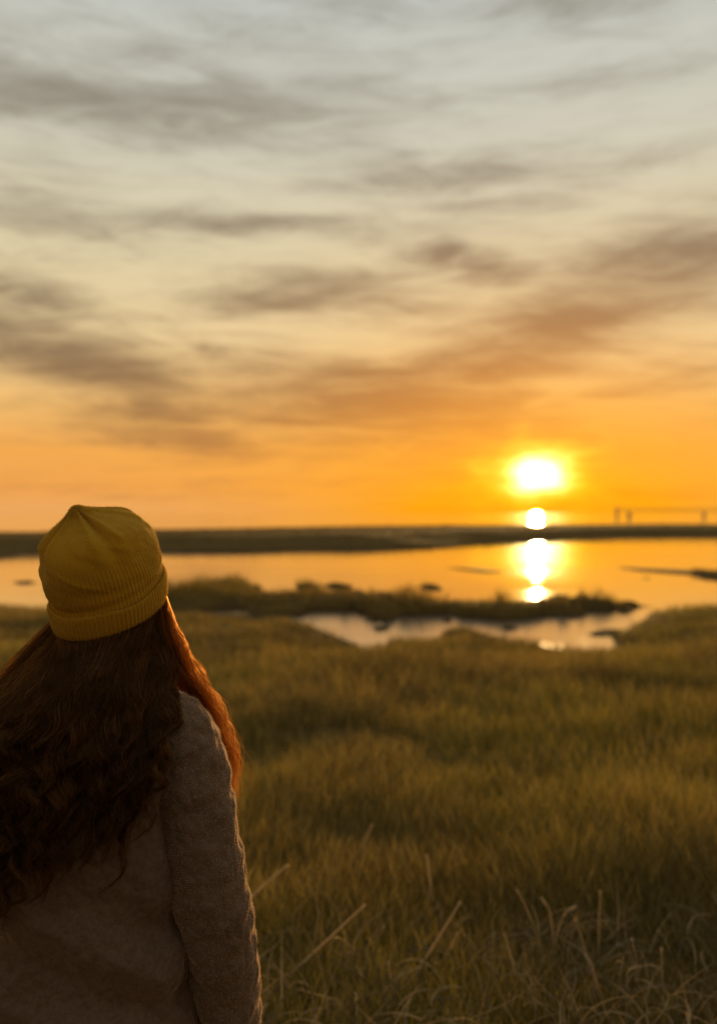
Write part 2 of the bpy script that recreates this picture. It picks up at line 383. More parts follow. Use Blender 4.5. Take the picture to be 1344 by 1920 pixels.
def sample_field(n, y0, y1, power=1.0):
    u = rng.random(n); yy = y0 * (y1 / y0) ** u            # ~1/y density
    xx = (rng.random(n) * 2 - 1) * (.62 * yy + 1.6)
    return xx, yy
N = 350000
gx, gy = sample_field(N, 1.9, 21.5)
P = np.stack([gx, gy], 1); z, sn, _ = terrain(P)
tus = fbm(gx * 1.3, gy * 1.3 + 20, 3); big = fbm(gx * .45 + 30, gy * .45, 3)
ok = (sn > .02) & (rng.random(N) < .35 + 1.1 * sstep(.3, .6, tus))
ok &= ~((np.abs(gx + .47) < .28) & (np.abs(gy - 1.45) < .5))
gx, gy, z, sn, tus, big = (a[ok] for a in (gx, gy, z, sn, tus, big)); n = len(gx)
h = (.12 + .20 * tus + .30 * (big - .38)) * (.55 + .75 * rng.random(n)) * (.72 + .28 * sstep(0, 3.0, sn)) * np.interp(gy, [2.2, 2.9, 3.5, 6, 9, 14], [.48, .58, .92, 1.1, .95, .85])
h = np.clip(h, .035, .6)
wid = np.clip(.0016 + .00085 * gy, .003, .012) * (.7 + .6 * rng.random(n))
blades('meadow_grass', np.column_stack([gx, gy, z - .01]), h, wid, .10 + .22 * rng.random(n), .1 + .4 * rng.random(n) ** 2, grass_tint(gx, gy, n), M_GRASS,
       kind='stuff', label='brown and olive marsh grass covering the ground in front', category='grass')

# grass on the island and islets
N = 90000
ix = rng.uniform(-9, 16, N); iy = rng.uniform(16.5, 40, N); P = np.stack([ix, iy], 1); z, sn, si = terrain(P)
hump = fbm(ix * 1.5 + 7, iy * .7, 3)
ok = (si > .12) & (sn < 0); ix, iy, z, si, hump = ix[ok], iy[ok], z[ok], si[ok], hump[ok]; n = len(ix)
h = (.10 + .34 * sstep(.38, .70, hump)) * (1 - .45 * np.exp(-((ix + 2.1) / .95) ** 2) * (iy > 20) * (iy < 25.5)) * (1 + .12 * np.exp(-((ix + 4.3) / .8) ** 2)) * (.5 + .8 * rng.random(n)) * (.6 + .4 * sstep(0, 1.0, si))
blades('island_grass', np.column_stack([ix, iy, z - .01]), h, .014 + .012 * rng.random(n), .12 + .25 * rng.random(n), .1 + .4 * rng.random(n), grass_tint(ix, iy, n) * np.array([.8, .74, .6]), M_GRASS,
       kind='stuff', label='low dark grass on the long island in the pond', category='grass')
# scrub on the far bank
N = 60000
ix = rng.uniform(-72, 120, N); iy = rng.uniform(30, 138, N); P = np.stack([ix, iy], 1); z, s = bank_z(P)
ok = s > .5; ix, iy, z, s = ix[ok], iy[ok], z[ok], s[ok]; n = len(ix)
h = (.10 + .22 * fbm(ix * .2, iy * .2)) * (.5 + .8 * rng.random(n))
blades('bank_grass', np.column_stack([ix, iy, z - .02]), h, .05 + .05 * rng.random(n), .2 + .3 * rng.random(n), .1 + .3 * rng.random(n), grass_tint(ix * .1, iy * .1, n) * np.array([.46, .37, .15]), M_GRASS, 2,
       kind='stuff', label='low dark scrub on the bank between pond and sea', category='grass')

# curled dead grass at the near edge
def litter(n):
    x0 = rng.uniform(-1.1, 1.7, n); y0 = 2.3 + 1.0 * rng.random(n) ** 1.7
    k = 11; t = np.linspace(0, 1, k)[None, :]
    L = rng.uniform(.10, .30, n)[:, None]; a = rng.random(n)[:, None] * 2 * np.pi
    curl = rng.normal(0, .9, n)[:, None]; e0 = rng.uniform(.5, 1.45, n)[:, None]
    ev = e0 - t * rng.uniform(.1, 2.0, n)[:, None]; ang = a + curl * t
    st = L / (k - 1)
    dx = np.cos(ang) * np.cos(ev) * st; dy = np.sin(ang) * np.cos(ev) * st; dz = np.sin(ev) * st
    zb = terrain(np.stack([x0, y0], 1))[0]
    Pz = np.cumsum(dz, 1); Pz = Pz + zb[:, None] + rng.uniform(0, .08, n)[:, None] - .005
    Pz = np.maximum(Pz, zb[:, None] + .004)
    Pc = np.stack([x0[:, None] + np.cumsum(dx, 1), y0[:, None] + np.cumsum(dy, 1), Pz], 2)
    rad = rng.uniform(.0012, .0034, n)[:, None] * (1 - .85 * t)
    V, F = tubes(Pc, rad, 4)
    tint = np.array([.56, .40, .19]) * (.25 + .9 * rng.random(n) ** 1.8)[:, None]
    return V, F, np.repeat(tint, k * 4, 0)
V, F, c = litter(1200)
link('dry_grass_litter', np_mesh('dry_grass_litter', V, F, c), M_DRY, kind='stuff', label='pale curled dead grass stems tangled at the near edge', category='dry grass')

# single dry stalks that stand out from the grass
def world_at(px, py, Yd): return np.array([(px - 672) / FPX * Yd, Yd, CAMZ - (py - 960) / FPX * Yd])
def stalk(pts, Yd, rad, label, head=None, group=None, lean=0.0, sag=0):
    ps = [world_at(px, py, Yd + lean * i) for i, (px, py) in enumerate(pts)]          # from base to tip
    g = terrain(np.array([[ps[0][0], ps[0][1]]]))[0][0]
    if ps[0][2] > g:
        d = ps[0] - ps[1]; d = d / np.linalg.norm(d); s = (ps[0][2] - g + .02)
        b = ps[0] + np.array([d[0] * s * .5, .02, 0]); b[2] = terrain(np.array([[b[0], b[1]]]))[0][0] - .02; ps = [b] + ps
    origin = ps[0].copy()
    L = catmull(np.array(ps) - origin, 18)
    root = bpy.data.objects.new('dry_stalk', None); COL.objects.link(root); root.location = origin; root.empty_display_size = .05
    root['label'] = label; root['category'] = 'grass stalk'
    if group: root['group'] = group
    t = np.linspace(1, .62, 18)
    V, F = tubes(L[None], (rad * 1.45 * t)[None], 6); tint = np.tile(np.array([.60, .44, .22]) * rng.uniform(.85, 1.15), (len(V), 1))
    link('stem', np_mesh('stem', V, F, tint), M_DRY, root)
    if head:
        n = int(60 * head / .05); tip = L[-1]; dirv = L[-1] - L[-3]; dirv /= np.linalg.norm(dirv)
        u = rng.random(n); b = tip - dirv * (head * u)[:, None]; a = rng.random(n) * 2 * np.pi
        s1 = np.cross(dirv, [0.2, 1, .1]); s1 /= np.linalg.norm(s1); s2 = np.cross(dirv, s1)
        o = s1 * np.cos(a)[:, None] + s2 * np.sin(a)[:, None]
        ln = .006 + .010 * rng.random(n) * np.sin(np.pi * np.clip(u, .1, .95))
        tt = np.array([0, .35, .7, 1.])[None, :, None]
        Pc = b[:, None, :] + (dirv * .8 + o * .45)[:, None, :] * ln[:, None, None] * tt
        V, F = tubes(Pc, np.tile(np.array([.0006, .0016, .0013, .0002]) * .9, (n, 1)), 4)
        link('seed_head', np_mesh('seed_head', V, F, np.tile(np.array([.70, .55, .33]), (len(V), 1))), M_DRY, root, kind='stuff')
    return root
stalk([(440, 1715), (490, 1665), (540, 1622)], 3.3, .0045, 'thick blunt dry stem leaning right just beside the jacket sleeve')
stalk([(505, 1862), (590, 1785), (685, 1696)], 2.95, .0036, 'longest straight dry stem slanting up to the right in the near grass')
stalk([(760, 1852), (805, 1785), (862, 1693)], 2.95, .0034, 'straight slanting dry stem with a thickened pale tip near the bottom centre', .035)
stalk([(815, 1832), (838, 1790), (857, 1748)], 3.0, .0028, 'shorter slanting dry stem close below the thick-tipped one')
stalk([(806, 1740), (806, 1660), (800, 1602)], 3.6, .0042, 'upright pale dry stem bending slightly left above the slanting ones')
stalk([(655, 1660), (668, 1620), (698, 1545)], 4.2, .0045, 'blurred tall dry stem leaning right behind the longest slanting stem')
stalk([(1036, 1760), (1030, 1710), (1014, 1684)], 3.1, .0026, 'dry stem whose pale nodding seed head tips to the left', .05)
stalk([(1008, 1760), (985, 1700), (968, 1668)], 3.2, .0024, 'thin dry stem with a small faded seed head left of the nodding pale one', .03)
stalk([(1040, 1765), (1058, 1715), (1078, 1700)], 3.1, .0024, 'dry stem with an arching seed head tipping to the right', .04)
stalk([(1122, 1795), (1122, 1730), (1125, 1672)], 3.1, .0020, 'thin upright dry stem with one pale bead, right of the arching heads', .02)
stalk([(1106, 1815), (1092, 1765), (1077, 1722)], 3.05, .0022, 'thin bare dry stem leaning left under the arching seed head')
stalk([(975, 1868), (962, 1810), (945, 1750)], 2.9, .0024, 'thin bare dry stem leaning left, bottom right of centre')
stalk([(1196, 1855), (1192, 1800), (1184, 1762)], 2.95, .0020, 'thin dry stem leaning slightly left, next left of the rightmost upright stem', .015)
stalk([(1243, 1912), (1242, 1850), (1239, 1780)], 2.85, .0022, 'rightmost upright dry stem with a small bead at its tip', .02)
stalk([(1158, 1885), (1162, 1830), (1168, 1792)], 2.9, .0022, 'thin upright dry stem in the lower right, leaning slightly right')
stalk([(1178, 1890), (1176, 1825), (1200, 1810)], 2.85, .0024, 'dry stem bent sharply over to the right near its top')
stalk([(1225, 1925), (1270, 1915), (1318, 1906)], 2.72, .0026, 'pale dry stem lying almost flat at the bottom right corner')
stalk([(740, 1880), (734, 1845), (728, 1806)], 2.8, .0030, 'short dry stem with a bright white tuft at its tip', .02)
stalk([(866, 1935), (866, 1922), (868, 1910)], 2.66, .004, 'stubby stem with a pale yellow head at the bottom edge', .025)

# ------------------------------------------------------------------ pier far out on the right
def m_plain(name, color, rough=.8, spec=.3, nscale=8.0, var=.35, bstr=.3):
    m, T, o = mat(name); g = T.add('ShaderNodeTexCoord')
    n = T.noise(g.outputs['Object'], nscale, 5, .6)
    c = T.mix(n, tuple(x * (1 - var) for x in color), tuple(x * (1 + var) for x in color))
    principled(T, o, c, rough, spec, n, bstr, .01); return m
M_TIMBER = m_plain('haze_pale_timber', (.50, .33, .18), .85, .2, .8)  # timber colour lightened to stand in for distance haze
def box(bm, c, s, rz=0):
    r = bmesh.ops.create_cube(bm, size=1.0, matrix=Matrix.Translation(c) @ Matrix.Rotation(rz, 4, 'Z') @ Matrix.Diagonal((*s, 1)))
    return r['verts']
def bm_obj(name, bm, m, parent, smooth=False, bevel=0, **props):
    me = bpy.data.meshes.new(name); bm.to_mesh(me); bm.free()
    return link(name, me, m, parent, smooth, **props)
def pier():
    Yd = 330.0; x0 = (1150 - 672) / FPX * Yd; z_top = CAMZ - (957 - 960) / FPX * Yd
    root = bpy.data.objects.new('pier', None); COL.objects.link(root); root.location = (x0, Yd, WL); root.rotation_euler[2] = R(-6)
    root['label'] = 'long low timber pier on piles beyond the far bank at right'; root['category'] = 'pier'
    hz = z_top - WL; Lx = 70.0
    bm = bmesh.new(); box(bm, (Lx / 2, 0, hz - .30), (Lx, 3.2, .28)); bm_obj('deck', bm, M_TIMBER, root)
    bm = bmesh.new()
    for yy in (-1.5, 1.5): box(bm, (Lx / 2, yy, hz + .95), (Lx, .12, .12)); 
    for i in range(36):
        for yy in (-1.5, 1.5): box(bm, (1 + i * 1.95, yy, hz + .40), (.10, .10, 1.0))
    bm_obj('railing', bm, M_TIMBER, root)
    for i, xx in enumerate((1.2, 5.8, 33.6, 62.0)):
        for yy in (-1.2, 1.2):
            bm = bmesh.new(); bmesh.ops.create_cone(bm, cap_ends=True, segments=10, radius1=.30 if i != 1 else .5, radius2=.27 if i != 1 else .45, depth=hz + 1.4,
                matrix=Matrix.Translation((xx, yy, (hz - .62 - 2.02) / 2))); bm_obj('pile', bm, M_TIMBER, root, True)
    bm = bmesh.new(); box(bm, (1.3, 0, hz + .40), (1.0, 1.0, .9)); 
    v = box(bm, (1.3, 0, hz + .95), (1.3, 1.3, .2)); bm_obj('hut', bm, M_TIMBER, root)
pier()

# ------------------------------------------------------------------ person seen from behind
PX, PY = -0.470, 1.45
person = bpy.data.objects.new('person', None); COL.objects.link(person); person.location = (PX, PY, 0)
person['label'] = 'person with long brown hair, mustard beanie and taupe jacket, seen from behind facing the sunset'
person['category'] = 'person'

def m_knit():
    m, T, o = mat('mustard_knit'); g = T.add('ShaderNodeTexCoord')
    n = T.noise(g.outputs['Object'], 420, 3, .6); n2 = T.noise(g.outputs['Object'], 14, 3, .5)
    c = T.mix(n2, (.36, .185, .007), (.50, .26, .011)); c = T.mix(T.m('MULTIPLY', n, .5), c, (.29, .145, .008))
    b = principled(T, o, c, .95, .1, n, .9, .0015)
    b.inputs['Sheen Weight'].default_value = .25; b.inputs['Sheen Roughness'].default_value = .5; b.inputs['Sheen Tint'].default_value = (1, .8, .3, 1)
    return m
def m_jacket():
    m, T, o = mat('taupe_jacket_cloth'); g = T.add('ShaderNodeTexCoord')
    n = T.noise(g.outputs['Object'], 300, 3, .6); n2 = T.noise(g.outputs['Object'], 9, 4, .55); v = T.noise(g.outputs['Object'], 55, 4, .6)
    c = T.mix(n2, (.125, .080, .050), (.170, .110, .072)); mo = T.noise(g.outputs['Object'], 130, 4, .65); c = T.mix(T.m('MULTIPLY', T.smooth(mo, .38, .68), .6), c, (.085, .052, .030)); c = T.mix(T.m('MULTIPLY', n, .45), c, (.07, .042, .024))
    vo = T.add('ShaderNodeTexVoronoi'); T.l.new(g.outputs['Object'], vo.inputs['Vector']); vo.inputs['Scale'].default_value = 52
    h = T.m('ADD', T.m('ADD', T.m('MULTIPLY', n, .2), T.m('MULTIPLY', v, .5)), T.m('MULTIPLY', vo.outputs['Distance'], -1.3))
    b = principled(T, o, c, .9, .12, h, .6, .006)
    b.inputs['Sheen Weight'].default_value = .35; b.inputs['Sheen Roughness'].default_value = .4; b.inputs['Sheen Tint'].default_value = (1, .62, .35, 1)
    return m
def m_hair():
    m, T, o = mat('brown_hair')
    a = T.add('ShaderNodeAttribute', attribute_name='tint'); c = a.outputs['Color']
    d = T.add('ShaderNodeBsdfDiffuse'); T.l.new(c, d.inputs[0])
    t = T.add('ShaderNodeBsdfTranslucent'); T.l.new(T.mix(1.0, c, (5.6, 4.6, 3.6), 'MULTIPLY'), t.inputs[0])
    x = T.add('ShaderNodeMixShader'); x.inputs[0].default_value = .56
    T.l.new(d.outputs[0], x.inputs[1]); T.l.new(t.outputs[0], x.inputs[2])
    gl = T.add('ShaderNodeBsdfGlossy'); gl.inputs['Roughness'].default_value = .34; gl.inputs[0].default_value = (.9, .48, .18, 1)
    y = T.add('ShaderNodeMixShader'); y.inputs[0].default_value = .09
    T.l.new(x.outputs[0], y.inputs[1]); T.l.new(gl.outputs[0], y.inputs[2])
    tr = T.add('ShaderNodeBsdfTransparent'); tr.inputs[0].default_value = (1, .86, .68, 1)          # thin strands pass some light straight on
    q = T.add('ShaderNodeMixShader'); q.inputs[0].default_value = .38
    T.l.new(y.outputs[0], q.inputs[1]); T.l.new(tr.outputs[0], q.inputs[2]); T.l.new(q.outputs[0], o.inputs[0])
    return m
def m_fuzz(name, col):
    m, T, o = mat(name)
    d = T.add('ShaderNodeBsdfDiffuse'); d.inputs[0].default_value = (*col, 1)
    t = T.add('ShaderNodeBsdfTranslucent'); t.inputs[0].default_value = (*col, 1)
    x = T.add('ShaderNodeMixShader'); x.inputs[0].default_value = .55
    T.l.new(d.outputs[0], x.inputs[1]); T.l.new(t.outputs[0], x.inputs[2]); T.l.new(x.outputs[0], o.inputs[0]); return m
M_KNIT, M_JACKET, M_HAIR = m_knit(), m_jacket(), m_hair()
M_KFUZZ, M_JFUZZ = m_fuzz('mustard_rim_fuzz', (.85, .60, .12)), m_fuzz('pale_rim_fuzz', (.95, .76, .50))  # fibres coloured paler than their cloth, to brighten the sunlit rim
M_SKIN = m_plain('skin', (.55, .33, .24), .55, .4, 30, .06, .05)
M_DENIM = m_plain('dark_trousers', (.035, .04, .055), .9, .2, 60, .3, .2)
M_BOOT = m_plain('brown_boots', (.10, .055, .03), .6, .4, 20, .25, .2)

# --- head frame (looking right and slightly up)
YAW = R(24.7); K = .467
fdir = np.array([math.sin(YAW), math.cos(YAW), 0.0]); ax = np.array([-K * fdir[0], -K * fdir[1], 1.0]); ax /= np.linalg.norm(ax)
fpl = fdir + np.array([0, 0, K]); fpl /= np.linalg.norm(fpl)          # forward, in the brim plane
rpl = np.cross(fpl, ax)                                               # right
HC = np.array([.0465, .015, 1.4560]); HS = .885                                  # centre of the brim
def hp(r, f, u): return HC + HS * (np.multiply.outer(r, rpl) + np.multiply.outer(f, fpl) + np.multiply.outer(u, ax))

def add_fuzz(name, V, Nn, n, length, rad, m, parent):
    idx = rng.integers(0, len(V), n); p = V[idx]; nn = Nn[idx] + rng.normal(0, .55, (n, 3)); nn /= np.linalg.norm(nn, axis=1, keepdims=True)
    L = length * (.4 + rng.random(n)); t = np.array([0, .5, 1.])[None, :, None]
    Pc = p[:, None, :] + nn[:, None, :] * L[:, None, None] * t + (rng.normal(0, .3, (n, 1, 3)) * L[:, None, None]) * t * t
    Vv, F = tubes(Pc, np.tile(np.array([1, .8, .3]) * rad, (n, 1)), 3)
    return link(name, np_mesh(name, Vv, F), m, parent, kind='stuff')
def grid_normals(V, nr, nc):
    G = V.reshape(nr, nc, 3); a = np.roll(G, -1, 1) - np.roll(G, 1, 1); b = np.gradient(G, axis=0)
    n = np.cross(a, b); n /= np.linalg.norm(n, axis=2, keepdims=True) + 1e-9; return n.reshape(-1, 3)

def beanie():
    NR = 92; nc = NR * 6; th = np.linspace(0, 2 * np.pi, nc, endpoint=False)
    prof = np.array([[.004, .100], [.02, .103], [.045, .1055], [.07, .1070], [.095, .1070], [.12, .1050], [.143, .100], [.161, .090], [.175, .073], [.186, .052], [.195, .034], [.202, .022], [.207, .0155], [.2115, .010], [.2135, .005], [.2142, .0005]])
    nr = 120; pr = catmull(prof, nr); u = pr[:, 0][:, None]; r = np.maximum(pr[:, 1], .0003)[:, None]
    T_ = th[None, :]
    top = sstep(.085, .185, u); tip = sstep(.150, .20, u)
    # four gathered darts towards the tip, plus soft slouch
    d = np.abs(((T_ * 4 / (2 * np.pi) + .18) % 1) - .5) * 2
    dart = np.exp(-(d / .13) ** 2) - .55 * np.exp(-((d - .34) / .13) ** 2)
    r = r * (1 - .26 * tip * dart * (1 - sstep(.203, .211, u)) - .085 * top * dart)
    r = r * (1 + .014 * np.sin(2 * T_ + 1.0) * sstep(.05, .12, u) + .012 * np.sin(3 * T_ + u * 40))
    sag = -.0035 * np.exp(-((u - .088 - .012 * np.sin(T_ * 2 + .6)) / .012) ** 2) * (.6 + .4 * np.sin(T_ * 3 + 1)) \
          - .0030 * np.exp(-((u - .062 - .008 * np.sin(T_ + 2)) / .007) ** 2)
    r = r + sag + .0085 * (fbm(4 + np.cos(T_) * 1.6 + u * 9, 4 + np.sin(T_) * 1.6 + u * 22) - .5) * 2 * sstep(.05, .11, u) * (1 - .7 * tip)
    rib = np.cos(NR * T_ + 1.6 * fbm(T_ * 9 + 2, u * 30 + 0 * T_)) * .00080 * (1 - .9 * sstep(.09, .15, u))
    r = np.maximum(r + rib, .0003)
    el = 1.0 + .07 * (np.cos(T_) ** 2)                     # a little longer front to back
    rr = r * np.sin(T_); ff = r * np.cos(T_) * el
    V = hp(rr.ravel(), ff.ravel(), np.broadcast_to(u, rr.shape).ravel())
    uf = np.broadcast_to(u, rr.shape).ravel(); V[:, 0] += .160 * HS * uf - .036 * (uf / .2155) ** 2.6
    Nn = grid_normals(V, nr, nc)
    b = link('beanie', np_mesh('beanie', V, grid_faces(nr, nc, True)[:, ::-1]), M_KNIT, person)
    if np.mean((Nn * (V - HC)).sum(1)) < 0: Nn = -Nn
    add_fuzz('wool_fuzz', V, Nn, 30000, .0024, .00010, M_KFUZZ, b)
    # turned-up cuff
    cp = np.array([[.012, .1010], [.001, .1020], [-.003, .1050], [.000, .1085], [.010, .1108], [.025, .1118], [.038, .1118], [.0435, .1108], [.0455, .1085], [.043, .1062], [.034, .1050]])
    nr = 46; pr = catmull(cp, nr); u = pr[:, 0][:, None]; r = pr[:, 1][:, None]
    uu = u + (.0035 * np.sin(T_ * 2 + .4) + .002 * np.sin(T_ * 5 + 1)) * sstep(.01, .04, u)
    rr_ = r + np.cos(NR * T_) * .0009 * sstep(.1045, .1075, r) + .0012 * np.sin(3 * T_ + 2) + .0010 * np.sin(7 * T_) * sstep(.01, .045, u)
    el = 1.0 + .07 * (np.cos(T_) ** 2)
    V = hp((rr_ * np.sin(T_)).ravel(), (rr_ * np.cos(T_) * el).ravel(), np.broadcast_to(uu, rr_.shape).ravel()); V[:, 0] += .160 * HS * np.broadcast_to(uu, rr_.shape).ravel()
    c = link('cuff', np_mesh('cuff', V, grid_faces(nr, nc, True)[:, ::-1]), M_KNIT, b)
    Nn = grid_normals(V, nr, nc)
    if np.mean((Nn * (V - HC)).sum(1)) < 0: Nn = -Nn
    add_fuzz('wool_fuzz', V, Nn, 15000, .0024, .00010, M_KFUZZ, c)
beanie()

# --- body: one continuous skin, grown from capsules and closed by a voxel remesh
def body():
    bm = bmesh.new()
    def ball(c, r, sc=(1, 1, 1), rot=None):
        M_ = Matrix.Translation(Vector(c)) @ (rot.to_4x4() if rot else Matrix.Identity(4)) @ Matrix.Diagonal((*sc, 1))
        bmesh.ops.create_icosphere(bm, subdivisions=3, radius=r, matrix=M_)
    def cap(a, b, ra, rb, n=None):
        a, b = np.array(a, float), np.array(b, float); L = np.linalg.norm(b - a); n = n or max(3, int(L / (min(ra, rb) * .5)))
        for i in range(n + 1):
            t = i / n; bmesh.ops.create_icosphere(bm, subdivisions=2, radius=ra + (rb - ra) * t, matrix=Matrix.Translation(Vector(a + (b - a) * t)))
    rot = Matrix((rpl, fpl, ax)).transposed()
    ball(hp(0, .002, .045), .080, (.95, 1.06, 1.05), rot)                       # skull
    ball(hp(0, .035, -.03), .064, (.92, .85, 1.15), rot); ball(hp(0, .062, -.085), .028, (1.1, .8, .8), rot)   # face and chin
    cap(hp(0, .095, .005), hp(0, .112, -.030), .008, .012, 4)                    # nose
    for s in (-1, 1):
        ball(hp(s * .03, .082, .004), .014); ball(hp(s * .072, .012, -.012), .018, (.4, 1, 1.5), rot); ball(hp(s * .03, .07, -.03), .022)
    cap(hp(-.018, .088, -.058), hp(.018, .088, -.058), .008, .008, 6)           # mouth
    cap((0, .0, 1.30), hp(0, .004, -.02), .054, .048, 6)                         # neck
    for (z_, a, b) in ((1.27, .15, .085), (1.18, .145, .10), (1.05, .125, .095), (.95, .135, .10), (.86, .155, .11)): ball((0, .0, z_), .1, (a * 10, b * 10, .9))
    for s in (-1, 1):
        sh, elb, wr = (s * .150, 0, 1.275), (s * .222, -.015, .985), (s * .247, .035, .735)
        cap(sh, elb, .046, .037); cap(elb, wr, .036, .024)
        palm = (s * .245, .098, .675)
        cap(wr, palm, .024, .030, 6); cap((s * .243, .088, .69), (s * .243, .122, .675), .018, .018, 4)
        for k, (dy, ln) in enumerate(((.028, .066), (.010, .075), (-.008, .070), (-.025, .055))):
            a0 = np.array((s * .245, .100 + dy, .655 - .004 * k)); m0 = a0 + (-s * .006, .008, -ln * .5); e0 = m0 + (-s * .018, .014, -ln * .45)
            cap(a0, m0, .0098, .0092, 5); cap(m0, e0, .009, .0078, 5)
        cap((s * .238, .130, .690), (s * .224, .152, .655), .0115, .010, 5); cap((s * .224, .152, .655), (s * .214, .158, .628), .010, .0085, 4)
        hip, kn, an = (s * .085, 0, .84), (s * .098, .015, .46), (s * .10, -.015, .09)
        cap(hip, kn, .075, .05); cap(kn, an, .052, .034); cap(an, (s * .115, .12, .045), .035, .028, 6)
    me = bpy.data.meshes.new('body'); bm.to_mesh(me); bm.free()
    o = link('body', me, M_SKIN, person)
    r = o.modifiers.new('r', 'REMESH'); r.mode = 'VOXEL'; r.voxel_size = .0055; r.use_smooth_shade = True
    s = o.modifiers.new('s', 'SMOOTH'); s.iterations = 4; s.factor = .5
    dg = bpy.context.evaluated_depsgraph_get(); me2 = bpy.data.meshes.new_from_object(o.evaluated_get(dg)); o.modifiers.clear(); o.data = me2
    for s_ in (-1, 1):
        bm = bmesh.new(); bmesh.ops.create_uvsphere(bm, u_segments=16, v_segments=10, radius=.0125, matrix=Matrix.Translation(Vector(hp(s_ * .03, .0875, .005))))
        bm_obj('eye', bm, m_plain('eye_white', (.75, .72, .68), .2, .5, 4, .03, 0), o, True)
body()

